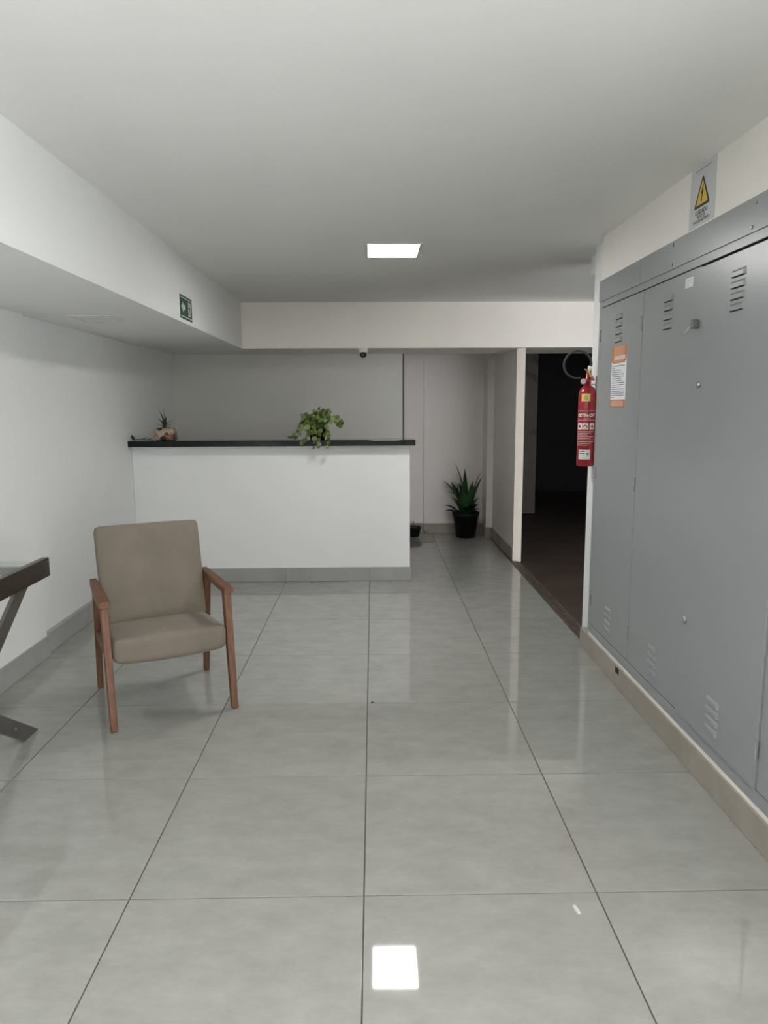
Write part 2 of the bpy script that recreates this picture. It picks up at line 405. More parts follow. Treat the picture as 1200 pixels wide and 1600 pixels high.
# ------------------------------------------------------------------ ceiling lamps
def panel_light(x, y, z, sx, sy, lit, label, group=None):
    t = thing('ceiling_light', (x, y, z), label, 'light', group)
    bm = bmesh.new(); w = 0.02; d = 0.006
    bx(bm, -sx / 2 - w, sx / 2 + w, -sy / 2 - w, -sy / 2, -d, -0.0005); bx(bm, -sx / 2 - w, sx / 2 + w, sy / 2, sy / 2 + w, -d, -0.0005)
    bx(bm, -sx / 2 - w, -sx / 2, -sy / 2, sy / 2, -d, -0.0005); bx(bm, sx / 2, sx / 2 + w, -sy / 2, sy / 2, -d, -0.0005)
    finish('frame', bm, 'frame', t)
    box('diffuser', -sx / 2, sx / 2, -sy / 2, sy / 2, -0.004, -0.0005, lit or 'plastic', t)
    return t
panel_light(0.133, 4.69, ZC, 0.315, 0.375, 'lamp', 'glowing square panel light in the main ceiling', 'lit ceiling panels')
panel_light(0.133, 1.05, ZC, 0.315, 0.375, 'lamp', 'added ceiling panel light above the viewer, unseen, supplying room light', 'lit ceiling panels')  # extra lamp out of view, added to light the room
panel_light(0.133, -2.4, ZC, 0.315, 0.375, 'lamp', 'added ceiling panel light behind the viewer, unseen, supplying room light', 'lit ceiling panels')  # second added lamp, unseen, fills the room from behind
panel_light(-1.705, 4.565, ZB, 0.225, 0.245, None, 'unlit square panel light in the low soffit above the armchair', 'unlit soffit panels')
panel_light(-0.83, 7.28, ZB, 0.225, 0.245, None, 'unlit panel light under the beam above the reception counter', 'unlit soffit panels')

# ------------------------------------------------------------------ reception counter
rc = thing('reception_counter', (0, 0, 0), 'white reception counter wall with a black granite top', 'counter')
box('body', XL2 + 0.001, 0.323, 6.27, 6.42, 0.001, 1.217, 'white', rc, bev=0.003)
ct = box('countertop', XL2 + 0.001, 0.366, 6.175, 6.45, 1.218, 1.268, 'granite', rc, bev=0.003, seg=2)
cuts = [-2.105, -1.54, -0.79, -0.0396, 0.334]
for p, q in zip(cuts, cuts[1:]): box('baseboard_tile', p + 0.001, q - 0.001, 6.256, 6.2699, 0.0015, 0.125, 'bbgrey', rc, bev=0.0012)
box('baseboard_tile', 0.3235, 0.334, 6.2705, 6.42, 0.0015, 0.125, 'bbgrey', rc, bev=0.0012)

# ------------------------------------------------------------------ electrical cabinet
cb = thing('electrical_cabinet', (0, 0, 0), 'tall grey steel electrical meter cabinet built into the right wall', 'cabinet')
XF = 1.352   # front of the frame
boxes('carcass', [(1.60, 1.65, CY0, CY1 - 0.002, CZ0, CZ1 - 0.002), (1.37, 1.60, CY1 - 0.012, CY1 - 0.002, CZ0, CZ1 - 0.002), (1.37, 1.60, CY0, CY0 + 0.01, CZ0, CZ1 - 0.002),
                  (1.37, 1.60, CY0 + 0.01, CY1 - 0.012, CZ0, CZ0 + 0.02), (1.37, 1.60, CY0 + 0.01, CY1 - 0.012, CZ1 - 0.03, CZ1 - 0.002)], 'cabin', cb)
D = [(3.637, 4.292), (3.011, 3.637), (2.337, 3.011), (1.70, 2.337)]
DZ0, DZ1 = 0.202, 2.118
boxes('door_frame', [(XF, 1.37, CY0, CY1 - 0.002, CZ0 + 0.001, DZ0 - 0.004), (XF, 1.37, CY0, CY1 - 0.002, DZ1 + 0.006, 2.165),
                     (XF, 1.37, 4.296, CY1 - 0.002, DZ0 - 0.004, DZ1 + 0.006), (XF, 1.37, CY0, 1.698, DZ0 - 0.004, DZ1 + 0.006)], 'cab', cb)
hp = []
for y0, y1 in ((3.69, CY1 - 0.002), (1.66, 3.688)):
    hp.append(box('header_panel', XF - 0.006, 1.37, y0, y1, 2.158, CZ1 - 0.001, 'cab', cb, bev=0.001))
for y, z in ((4.28, 2.262), (4.29, 2.176), (3.30, 2.176), (3.30, 2.262), (2.62, 2.176), (2.60, 2.255), (1.9, 2.176)):
    bm = bmesh.new(); lathe(bm, [(0.0075, 0), (0.0075, 0.003), (0.004, 0.005)], 10)
    bmesh.ops.rotate(bm, verts=bm.verts, matrix=Matrix.Rotation(-PI / 2, 3, 'Y'))
    bmesh.ops.translate(bm, verts=bm.verts, vec=(XF - 0.006, y, z)); finish('bolt', bm, 'steel', hp[0 if y > 3.69 else 1])
# louvre: a pressed hood, the shade in its lower slot drawn as a dark face
bm = bmesh.new(); LW, LH, LD = 0.105, 0.026, 0.0075
for k, (s0, s1) in enumerate(((0, 1),)):
    back = [(-LW / 2, LH), (LW / 2, LH), (LW / 2, 0), (-LW / 2, 0)]
    B = [bm.verts.new((0, a, b)) for a, b in back]
    Fv = [bm.verts.new((-LD, -LW / 2 + 0.012, 0.017)), bm.verts.new((-LD, LW / 2 - 0.012, 0.017)), bm.verts.new((-LD, LW / 2 - 0.008, 0.001)), bm.verts.new((-LD, -LW / 2 + 0.008, 0.001))]
    bm.faces.new((B[0], B[1], Fv[1], Fv[0])); bm.faces.new((Fv[0], Fv[1], Fv[2], Fv[3]))
    bm.faces.new((B[1], B[2], Fv[2], Fv[1])); bm.faces.new((B[3], B[0], Fv[0], Fv[3]))
    sl = [bm.verts.new((-0.0006, -LW / 2 + 0.006, -0.003)), bm.verts.new((-0.0006, LW / 2 - 0.006, -0.003)), bm.verts.new((-LD, LW / 2 - 0.008, 0.001)), bm.verts.new((-LD, -LW / 2 + 0.008, 0.001))]
    bm.faces.new(sl)
louv = bpy.data.meshes.new('louvre'); bmesh.ops.recalc_face_normals(bm, faces=bm.faces[:4]); bm.to_mesh(louv); bm.free()
louv.materials.append(M['cab']); louv.materials.append(M['cabin']); louv.polygons[4].material_index = 1
bm = bmesh.new(); lathe(bm, [(0.006, -0.035), (0.006, -0.012), (0.0052, -0.011), (0.0052, -0.010), (0.006, -0.009), (0.006, 0.010), (0.0052, 0.011), (0.0052, 0.012), (0.006, 0.013), (0.006, 0.035)], 10)
hinge = bpy.data.meshes.new('hinge'); bm.to_mesh(hinge); bm.free(); hinge.materials.append(M['cab'])
for k, (y0, y1) in enumerate(D):
    xf = XF - (0.002 if k != 2 else 0.010)
    d = box('door', xf, XF + 0.012, y0 + 0.0022, y1 - 0.0022, DZ0, DZ1 - (0.008 if k > 1 else 0), 'cab', cb, bev=0.0015)
    yc = {0: 3.978, 1: 3.32, 2: 2.68, 3: 2.02}[k]
    for z in (2.022, 1.982, 1.941, 1.900): share('louvre', louv, d, (xf, yc + 0.003, z))
    for z in (0.372, 0.333, 0.294, 0.255): share('louvre', louv, d, (xf, yc - 0.01, z))
    hy = {0: 4.297, 1: 3.641, 2: 2.335, 3: 1.70}[k]
    for z in (1.96, 1.15, 0.355): share('hinge', hinge, d, (xf - 0.003, hy, z))
    if k == 2:
        for z in (1.638, 0.637):
            bm = bmesh.new(); lathe(bm, [(0.0135, 0), (0.0135, 0.004), (0.010, 0.009), (0.0085, 0.009), (0.0085, 0.007), (0.002, 0.007)], 16)
            bmesh.ops.rotate(bm, verts=bm.verts, matrix=Matrix.Rotation(-PI / 2, 3, 'Y')); bmesh.ops.translate(bm, verts=bm.verts, vec=(xf, 2.957, z)); finish('lock', bm, 'steel', d)
        lk = box('padlock_hasp', xf - 0.030, xf, 3.006 - 0.022, 3.006, 1.866, 1.902, 'zinc', d, bev=0.003)
        bm = bmesh.new(); bar(bm, (xf - 0.028, 2.995, 1.880), (xf - 0.046, 3.005, 1.856), 0.003, 0.005); bar(bm, (xf - 0.046, 3.005, 1.856), (xf - 0.058, 3.008, 1.842), 0.004, 0.011)
        finish('key', bm, 'zinc', lk)
# small white tag sticker on the second door
tg = thing('sticker', (XF - 0.0022, 3.12, 2.07), 'small white printed sticker near the top of the cabinet door', 'sticker')
fm = lambda a, b, e=0.0: Vector((-0.0004 - e, -a, b))
box('backing', -0.0008, 0, -0.037, 0.037, -0.020, 0.020, 'whitep', tg)
flat_poly('print', [rect(-0.026, 0.026, 0.006, 0.013), rect(-0.026, 0.020, -0.003, 0.001), rect(-0.022, 0.010, -0.012, -0.008)], 'signgrey', tg, lambda a, b: fm(a, b, 0.0008))

# ------------------------------------------------------------------ notice on the first cabinet door
nt_ = thing('notice', (XF - 0.0022, 3.958, 1.71), 'printed notice sheet with orange header and footer taped on the grey cabinet', 'notice')
W2, H2 = 0.118, 0.166
nm = lambda a, b: Vector((-0.0012, -a, b)); nm2 = lambda a, b: Vector((-0.0016, -a, b))
box('paper', -0.001, 0, -W2, W2, -H2, H2, 'whitep', nt_)
flat_poly('header_band', [[(-W2, H2 - 0.082), (-W2 + 0.03, H2 - 0.092), (W2 - 0.025, H2 - 0.092), (W2, H2 - 0.074), (W2, H2), (-W2, H2)]], 'orange', nt_, nm)
flat_poly('header_panel', [rect(-W2 + 0.028, W2 - 0.03, H2 - 0.086, H2 - 0.001)], 'orangel', nt_, lambda a, b: Vector((-0.0014, -a, b)))
flat_poly('footer_band', [rect(-W2, W2, -H2, -H2 + 0.042)], 'orange', nt_, nm)
flat_poly('footer_panel', [rect(-W2 + 0.02, W2 - 0.03, -H2 + 0.004, -H2 + 0.038)], 'orangel', nt_, lambda a, b: Vector((-0.0014, -a, b)))
flat_poly('footer_print', [rect(-W2 + 0.022, W2 - 0.02, -H2 + 0.010 + 0.009 * k, -H2 + 0.013 + 0.009 * k) for k in range(3)], 'pink', nt_, nm2)
flat_poly('icon', [[(-W2 + 0.03, H2 - 0.080), (-W2 + 0.05, H2 - 0.084), (-W2 + 0.052, H2 - 0.05), (-W2 + 0.042, H2 - 0.044), (-W2 + 0.032, H2 - 0.05)]], 'gold', nt_, nm2)
lettering('COMUNICADO', 0.026, 'whitep', nt_, lambda a, b: Vector((-0.0018, -(a * 0.92 + 0.018), b + H2 - 0.064)), bold=0.0012)
lines = []; zz = H2 - 0.105
for k in range(16):
    l = random.uniform(0.12, 0.2) if k not in (1, 15) else 0.05
    if k in (0, 4, 8, 12, 13, 14): l = 0.2
    lines.append(rect(-W2 + 0.014, -W2 + 0.014 + l, zz - 0.0042, zz)); zz -= 0.0114
flat_poly('text_lines', lines, 'bluegrey', nt_, nm2)

# ------------------------------------------------------------------ hazard sign above the cabinet
hz = thing('hazard_sign', (XR - 0.0005, 3.055, 2.409), 'grey electric shock warning sign with yellow triangle above the cabinet', 'sign')
W2, H2 = 0.113, 0.119
hm = lambda e: (lambda a, b: Vector((-0.0022 - e, -a, b)))
box('plate', -0.0018, 0, -W2, W2, -H2, H2, 'signgrey', hz)
def rtri(cx, y0, y1, w, r):
    pts = []
    for (px, py, a0) in ((cx - w / 2 + r * 1.5, y0 + r, 150), (cx + w / 2 - r * 1.5, y0 + r, 270), (cx, y1 - 2 * r, 30)):
        for k in range(7): a = math.radians(a0 + 120 * k / 6); pts.append((px + r * math.cos(a), py + r * math.sin(a)))
    return pts
flat_poly('triangle_border', [rtri(0, -0.048, 0.080, 0.142, 0.008)], 'ink', hz, hm(0.0))
flat_poly('triangle', [rtri(0, -0.037, 0.060, 0.106, 0.003)], 'hazard', hz, hm(0.0003))
flat_poly('bolt_symbol', [[(0.004, 0.036), (-0.014, 0.002), (-0.003, 0.005), (-0.008, -0.018), (-0.013, -0.017), (-0.003, -0.033), (0.003, -0.014), (-0.002, -0.016), (0.014, 0.016), (0.002, 0.012), (0.012, 0.036)]], 'ink', hz, hm(0.0006))
lettering('CUIDADO', 0.024, 'ink', hz, lambda a, b: hm(0.0002)(a, b - 0.066), bold=0.0006)
lettering('RISCO DE', 0.0165, 'ink', hz, lambda a, b: hm(0.0002)(a, b - 0.084), bold=0.0004)
lettering('CHOQUE ELÉTRICO', 0.0165, 'ink', hz, lambda a, b: hm(0.0002)(a, b - 0.101), bold=0.0004)
flat_poly('small_print', [rect(-0.07 + 0.0085 * k, -0.064 + 0.0085 * k, 0.1, 0.1035) for k in range(17)], 'trimdark', hz, hm(0.0002))

# ------------------------------------------------------------------ exit sign on the soffit
es = thing('exit_sign', (-1.2395, 4.905, 2.205), 'green emergency exit sign with a left arrow and a running figure', 'sign')
W2, H2 = 0.150, 0.075
em = lambda e: (lambda a, b: Vector((0.0026 + e, a, b)))
box('plate', 0, 0.0022, -W2, W2, -H2, H2, 'exitg', es)
flat_poly('border_lines', [rect(-W2 + 0.006, W2 - 0.006, H2 - 0.019, H2 - 0.012), rect(-W2 + 0.006, W2 - 0.006, -H2 + 0.012, -H2 + 0.019)], 'glowp', es, em(0))
flat_poly('arrow', [[(-0.125, 0.0), (-0.072, 0.038), (-0.072, 0.016), (-0.02, 0.016), (-0.02, -0.016), (-0.072, -0.016), (-0.072, -0.038)]], 'glowp', es, em(0))
flat_poly('doorway', [rect(0.048, 0.115, -0.045, 0.045)], 'glowp', es, em(0))
def disc(cx, cy, r, n=12): return [(cx + r * math.cos(2 * PI * k / n), cy + r * math.sin(2 * PI * k / n)) for k in range(n)]
flat_poly('running_figure', [disc(0.078, 0.030, 0.0085), [(0.066, 0.018), (0.088, 0.020), (0.092, -0.008), (0.074, -0.010)],
          [(0.066, 0.018), (0.050, 0.006), (0.054, 0.001), (0.070, 0.010)], [(0.074, -0.008), (0.082, -0.010), (0.066, -0.034), (0.052, -0.036), (0.052, -0.030), (0.062, -0.027)],
          [(0.082, -0.010), (0.092, -0.008), (0.108, -0.038), (0.100, -0.041)], [(0.088, 0.020), (0.106, 0.004), (0.102, -0.001), (0.086, 0.010)]], 'exitg', es, em(0.0004))

# ------------------------------------------------------------------ dome camera under the beam
dc = thing('security_camera', (-0.09, 7.00, ZB - 0.0005), 'small white dome security camera with a black eye under the beam', 'camera')
bm = bmesh.new(); lathe(bm, [(0.034, -0.048), (0.046, -0.030), (0.049, -0.010), (0.049, 0.0)], 24); finish('base', bm, 'plastic', dc, True)
bm = bmesh.new(); bmesh.ops.create_uvsphere(bm, u_segments=20, v_segments=12, radius=0.033); bmesh.ops.translate(bm, verts=bm.verts, vec=(0.0, -0.018, -0.058))
eye = finish('eyeball', bm, 'lens', dc, True)
bm = bmesh.new(); lathe(bm, [(0.012, 0), (0.012, 0.004), (0.008, 0.005)], 14); bmesh.ops.rotate(bm, verts=bm.verts, matrix=Matrix.Rotation(PI / 2 + 0.25, 3, 'X')); bmesh.ops.translate(bm, verts=bm.verts, vec=(0, -0.049, -0.065)); finish('lens', bm, 'trimdark', eye)

# ------------------------------------------------------------------ fire extinguisher
ex_ = thing('fire_extinguisher', (1.344, 4.50, 1.175), 'red fire extinguisher hanging on the wall end beside the grey cabinet', 'extinguisher')
R = 0.054
bm = bmesh.new(); lathe(bm, [(0.047, 0), (R, 0.006), (R, 0.44), (0.052, 0.462), (0.044, 0.482), (0.030, 0.497), (0.018, 0.503), (0.017, 0.52)], 32); finish('cylinder', bm, 'red', ex_, True)
A0 = math.atan2(-4.5, -1.344)
def cyl(a, b, e=0.0006): th = A0 + a / R; return Vector(((R + e) * math.cos(th), (R + e) * math.sin(th), b))
def patch(name, a0, a1, z0, z1, m, e=0.0006, n=8):
    bm = bmesh.new(); vs = [[bm.verts.new(cyl(a0 + (a1 - a0) * k / n, z, e)) for z in (z0, z1)] for k in range(n + 1)]
    for p, q in zip(vs, vs[1:]): bm.faces.new((p[0], q[0], q[1], p[1]))
    return finish(name, bm, m, ex_)
patch('yellow_label', -0.036, 0.018, 0.405, 0.452, 'yellow')
patch('yellow_label_print', -0.02, 0.004, 0.414, 0.442, 'gold', 0.001)
patch('white_label', -0.045, 0.030, 0.045, 0.105, 'whitep')
for k in range(4): patch('label_print', -0.040, -0.004, 0.054 + k * 0.013, 0.060 + k * 0.013, 'trimdark' if k > 1 else 'signgrey', 0.001)
patch('label_print', 0.004, 0.024, 0.060, 0.092, 'signgrey', 0.001)
patch('red_stamp', 0.010, 0.019, 0.073, 0.084, 'red', 0.0014)
lettering('EXTIN-OFT', 0.027, 'whitep', ex_, lambda a, b: cyl(a * 0.88, b + 0.318, 0.0008), bold=0.0008)
lettering('CLASSE', 0.012, 'pink', ex_, lambda a, b: cyl(a, b + 0.298, 0.0008))
for z in (0.345, 0.288, 0.166): patch('label_rule', -0.075, 0.075, z, z + 0.0025, 'pink', 0.0006, 12)
for a in (-0.060, -0.022, 0.020): patch('pictogram', a, a + 0.034, 0.232, 0.270, 'whitep', 0.0008, 4)
for a in (-0.058, 0.023): 
    flat_poly('pictogram_mark', [disc(a + 0.014, 0.25, 0.010)], 'red', ex_, lambda p, q: cyl(p, q, 0.0014))
flat_poly('pictogram_mark', [disc(-0.006, 0.250, 0.013)], 'red', ex_, lambda p, q: cyl(p, q, 0.0014))
flat_poly('pictogram_slash', [[(-0.018, 0.240), (-0.012, 0.236), (0.006, 0.260), (0.0, 0.264)]], 'whitep', ex_, lambda p, q: cyl(p, q, 0.0018))
for k in range(9):
    z = 0.220 - k * 0.0105
    if abs(z - 0.166) > 0.006: patch('label_text', -0.062, 0.05 - 0.02 * (k % 3), z - 0.004, z, 'pink', 0.0007, 8)
# valve, gauge, handles, hose
bm = bmesh.new(); lathe(bm, [(0.017, 0.52), (0.017, 0.545), (0.013, 0.55), (0.013, 0.585), (0.009, 0.592)], 16); finish('valve', bm, 'red', ex_, True)
cd = Vector((math.cos(A0), math.sin(A0), 0)); sd = Vector((-cd.y, cd.x, 0))    # towards the viewer; to the right in view
if sd.x < 0: sd = -sd
def at(s, d, z): return sd * s + cd * d + Vector((0, 0, z))
bm = bmesh.new(); lathe(bm, [(0.0175, 0), (0.0175, 0.012), (0.0145, 0.014), (0.0145, 0.012)], 18)
rm = Vector((0, 0, 1)).rotation_difference((cd - sd * 0.35).normalized()).to_matrix()
bmesh.ops.rotate(bm, verts=bm.verts, matrix=rm); bmesh.ops.translate(bm, verts=bm.verts, vec=at(-0.024, 0.018, 0.528)); finish('gauge', bm, 'pink', ex_)
bm = bmesh.new(); bar(bm, at(0.012, 0, 0.566), at(-0.010, 0.02, 0.60), 0.018, 0.006); bar(bm, at(0.02, 0, 0.56), at(0.03, 0.05, 0.535), 0.018, 0.006); finish('lower_handle', bm, 'red', ex_)
bm = bmesh.new(); tube(bm, [at(-0.022, 0.025, 0.602), at(-0.006, 0.022, 0.594), at(0.008, 0.02, 0.578), at(0.014, 0.02, 0.555)], 0.0035, 8); tube(bm, [at(0.004, 0.022, 0.60), at(0.012, 0.022, 0.575)], 0.003, 8); finish('safety_pin', bm, 'yellow', ex_)
bm = bmesh.new(); tube(bm, [at(0.002, 0.012, 0.588), at(0.010, 0.012, 0.622)], 0.011, 10); finish('hose_fitting', bm, 'whitep', ex_)
pts = []
for k in range(0, 25):
    a = math.radians(-8 + k * 12.2); pts.append(at(-0.066 + 0.083 * math.cos(a) , 0.012 - 0.02 * k / 24, 0.632 + 0.083 * math.sin(a)))
pts = [at(0.012, 0.012, 0.624)] + pts
bm = bmesh.new(); tube(bm, pts, 0.0068, 10); finish('hose', bm, 'rubber', ex_, True)
bm = bmesh.new(); bar(bm, at(0, -0.0, 0.51) + Vector((0.02, 0, 0)), Vector((1.3995 - 1.344, 0, 0.51)), 0.03, 0.006); bx(bm, 0.0535, 0.0555, -0.02, 0.02, 0.47, 0.56); finish('wall_bracket', bm, 'steel', ex_)

# ------------------------------------------------------------------ armchair
ac = thing('armchair', (-1.138, 3.694, 0), 'beige upholstered armchair with brown wooden arms and legs', 'chair', rotz=math.atan2(0.4424, 0.8967))
def seat_fn(p):
    q = Vector(p); u = q.x / 0.275; v = q.y / 0.24
    if q.z > 0: q.z += 0.012 * (1 - u * u) * (1 - v * v) - 0.012 * max(0, v) ** 1
    else: q.z += 0.02 * abs(u) ** 2 * 0.4 - 0.008 * (1 - u * u)
    q.z -= 0.03 * v * 0.6 if v > 0 else 0.018 * v * 1.0
    return q
bm = rbox(0.555, 0.52, 0.135, 0.035, 12, seat_fn); bmesh.ops.translate(bm, verts=bm.verts, vec=(0, -0.035, 0.362)); finish('seat', bm, 'fabric', ac, True)
def back_fn(p):
    q = Vector(p); u = q.x / 0.275; v = q.z / 0.27
    if q.y < 0: q.y += 0.012 * u * u - 0.01 * (1 - v * v)
    q.x *= 1.0 - 0.018 * (1 - v) * 0.5
    return q
bm = rbox(0.562, 0.085, 0.56, 0.028, 12, back_fn)
bmesh.ops.rotate(bm, verts=bm.verts, matrix=Matrix.Rotation(-0.30, 3, 'X')); bmesh.ops.translate(bm, verts=bm.verts, vec=(0, 0.245, 0.642)); finish('backrest', bm, 'fabric', ac, True)
for s in (-1, 1):
    bm = bmesh.new(); taper_leg(bm, (s * 0.297, -0.311, 0.001), (s * 0.300, -0.215, 0.602), 0.033, 0.040, 0.038, 0.056); finish('leg', bm, 'wood', ac)
    bm = bmesh.new(); taper_leg(bm, (s * 0.297, 0.311, 0.001), (s * 0.298, 0.205, 0.602), 0.031, 0.040, 0.036, 0.056); finish('leg', bm, 'wood', ac)
    # armrest: a gently shaped board
    bm = bmesh.new(); st = []
    for y, w, z in ((-0.265, 0.046, 0.604), (-0.25, 0.054, 0.603), (-0.1, 0.056, 0.602), (0.08, 0.050, 0.602), (0.22, 0.042, 0.602), (0.285, 0.036, 0.602)):
        st.append([bm.verts.new((s * 0.302 + dx * w / 2, y, z + dz)) for dx, dz in ((-1, 0.003), (-0.8, 0), (0.8, 0), (1, 0.003), (1, 0.027), (0.75, 0.031), (-0.75, 0.031), (-1, 0.027))])
    for a, b in zip(st, st[1:]):
        for k in range(8): bm.faces.new((a[k], a[(k + 1) % 8], b[(k + 1) % 8], b[k]))
    bm.faces.new(st[0][::-1]); bm.faces.new(st[-1]); finish('armrest', bm, 'wood', ac)
    bm = bmesh.new(); bar(bm, (s * 0.297, -0.255, 0.365), (s * 0.297, 0.255, 0.330), 0.022, 0.05); finish('side_rail', bm, 'wood', ac)
bm = bmesh.new(); bar(bm, (-0.285, 0.255, 0.335), (0.285, 0.255, 0.335), 0.022, 0.05); finish('back_rail', bm, 'wood', ac)

# ------------------------------------------------------------------ console table at the left wall
tb = thing('console_table', (0, 0, 0), 'glass topped console table with dark side rail and crossed metal legs', 'table')
XA, XB, YA, YB = -1.675, -2.035, 1.95, 3.57
bm = bmesh.new()
bx(bm, XA - 0.012, XA + 0.025, YA, YB, 0.71, 0.806); bmesh.ops.bevel(bm, geom=bm.edges[:], offset=0.003, segments=1, affect='EDGES'); finish('side_rail', bm, 'tblack', tb)
box('side_rail', XB, XB + 0.037, YA, YB, 0.71, 0.806, 'tblack', tb, bev=0.003)
for y in (YB - 0.10, YA + 0.06): box('cross_rail', XB + 0.037, XA - 0.012, y, y + 0.03, 0.735, 0.775, 'tmetal', tb, bev=0.002)
box('glass_top', XB + 0.039, XA - 0.014, YA + 0.02, YB - 0.03, 0.782, 0.792, 'glass', tb, bev=0.002)
for x in (XA + 0.004, XB + 0.018):
    for k, (a, b) in enumerate((((2.42, 0.022), (3.325, 0.712)), ((3.225, 0.022), (2.20, 0.712)))):
        bm = bmesh.new(); dx = 0.012 if k else -0.008
        ang = math.atan2(b[1] - a[1], b[0] - a[0]); c, s = math.cos(ang), math.sin(ang); hw = 0.036
        # flat bar cut level at the floor and under the rail
        vs = []
        for xx in (x + dx - 0.009, x + dx + 0.009):
            for (py, pz), zc in ((a, 0.001), (b, 0.709)):
                for q in (-1, 1):
                    oy, oz = -s * hw * q, c * hw * q
                    t_ = (zc - (pz + oz)) / s
                    vs.append(bm.verts.new((xx, py + oy + c * t_, zc)))
        for f in ((0, 1, 3, 2), (5, 4, 6, 7), (0, 4, 5, 1), (2, 3, 7, 6), (0, 2, 6, 4), (1, 5, 7, 3)): bm.faces.new([vs[i] for i in f])
        lg = finish('leg', bm, 'tmetal', tb)
        bm = bmesh.new(); lathe(bm, [(0.007, 0), (0.007, 0.003), (0.003, 0.006)], 10); bmesh.ops.rotate(bm, verts=bm.verts, matrix=Matrix.Rotation(PI / 2, 3, 'Y'))
        py = a[0] + (b[0] - a[0]) * 0.11; pz = a[1] + (b[1] - a[1]) * 0.11
        bmesh.ops.translate(bm, verts=bm.verts, vec=(x + dx + 0.009, py, pz)); finish('bolt', bm, 'steel', lg)
bm = bmesh.new(); lathe(bm, [(0.004, 0), (0.004, 0.002), (0.002, 0.003)], 8); bmesh.ops.rotate(bm, verts=bm.verts, matrix=Matrix.Rotation(PI / 2, 3, 'Y')); bmesh.ops.translate(bm, verts=bm.verts, vec=(XA + 0.025, 3.548, 0.79)); finish('rail_screw', bm, 'steel', tb)

# ------------------------------------------------------------------ plants
def pot(name, r0, r1, h, m, parent, rim=0.012, n=28):
    bm = bmesh.new()
    lathe(bm, [(r0, 0), (r1 * 0.985, h * 0.86), (r1 + rim * 0.6, h * 0.87), (r1 + rim, h), (r1 - 0.004, h), (r1 - 0.008, h * 0.86), (r1 - 0.01, h * 0.80)], n)
    o = finish(name, bm, m, parent, True)
    return o
def soil(parent, r, z):
    bm = bmesh.new(); lathe(bm, [(r, z - 0.01), (r, z), (r * 0.5, z + 0.008), (0.004, z + 0.01)], 20); return finish('soil', bm, 'soil', parent)

# bushy trailing plant on the counter
pl = thing('potted_plant', (-0.49, 6.30, 1.2685), 'bushy trailing green plant in a black pot on the granite counter', 'plant')
pot('pot', 0.062, 0.088, 0.13, 'black', pl, 0.006); soil(pl, 0.076, 0.115)
leaf_me = []
for q in range(3):
    bm = bmesh.new(); c = bm.verts.new((0, 0.5, -0.06)); ring = []
    for k in range(9):
        a = 2 * PI * k / 9; rr = 0.5 * (1 + 0.10 * math.cos(3 * a + q))
        ring.append(bm.verts.new((rr * math.sin(a) * (0.92 + 0.08 * q), 0.5 - rr * math.cos(a), 0.06 * math.cos(2 * a) + 0.05 * (q - 1) * math.sin(a))))
    for k in range(9): bm.faces.new((c, ring[k], ring[(k + 1) % 9]))
    me = bpy.data.meshes.new('leaf'); bm.to_mesh(me); bm.free(); me.materials.append(M['pgreen'])
    for p in me.polygons: p.use_smooth = True
    leaf_me.append(me)
rnd = random.Random(11)
stems = bmesh.new()
def put_leaf(p, out, size):
    nv = Vector((out[0] * 25 + rnd.uniform(-0.6, 0.6), -0.75 + rnd.uniform(-0.5, 0.5), 0.55 + rnd.uniform(-0.4, 0.4))).normalized()
    q = Vector((0, 0, 1)).rotation_difference(nv) @ Matrix.Rotation(rnd.uniform(2.2, 4.1), 3, 'Z').to_quaternion()
    share('leaf', rnd.choice(leaf_me), pl, p, q.to_euler(), (size, size, size))
def stem_run(pts, nl, s0=0.034, s1=0.046):
    P = [Vector(p) for p in pts]
    dense = []
    for a, b in zip(P, P[1:]):
        for k in range(4): dense.append(a.lerp(b, k / 4))
    dense.append(P[-1]); tube(stems, dense, 0.0022, 5)
    for k in range(nl):
        t = (k + 0.8) / nl * (len(dense) - 1); i = min(int(t), len(dense) - 2)
        p = dense[i].lerp(dense[i + 1], t - i); d = (dense[i + 1] - dense[i])
        side = Vector((rnd.uniform(-1, 1), rnd.uniform(-1, 0.6), rnd.uniform(-0.2, 0.9))).normalized() * 0.012
        put_leaf(p + side, (side.x, side.y), rnd.uniform(s0, s1))
base = Vector((0, 0, 0.118))
for k in range(24):     # the bush
    a = 2 * PI * k / 24 + rnd.uniform(-0.2, 0.2); r = rnd.uniform(0.075, 0.15); h = rnd.uniform(0.03, 0.16)
    tip = base + Vector((r * math.cos(a), r * math.sin(a) * 0.9, h)); mid = base + Vector((r * 0.4 * math.cos(a), r * 0.4 * math.sin(a), h * 0.7))
    stem_run([base, mid, tip], 6, 0.036, 0.05)
for xx, zz_ in ((-0.075, 0.07), (-0.05, 0.05), (-0.02, 0.075), (0.015, 0.06), (0.045, 0.08), (0.075, 0.055)):
    stem_run([base, (xx, -0.09, 0.145), (xx * 1.15, -0.112, zz_)], 3, 0.038, 0.05)
for tip in ((0.03, 0.0, 0.285), (0.06, -0.01, 0.245), (-0.11, -0.02, 0.225), (-0.06, 0.02, 0.21), (0.0, -0.05, 0.22)):
    stem_run([base, base.lerp(Vector(tip), 0.5) + Vector((0, 0, 0.02)), tip], 5)
stem_run([base, (0.10, 0, 0.19), (0.17, 0, 0.205), (0.215, -0.01, 0.175), (0.205, -0.02, 0.13)], 11)
stem_run([base, (0.11, -0.02, 0.16), (0.17, -0.03, 0.15), (0.20, -0.03, 0.12)], 6)
stem_run([base, (0.08, -0.08, 0.12), (0.10, -0.10, 0.07), (0.105, -0.14, 0.012), (0.10, -0.155, -0.05)], 8)
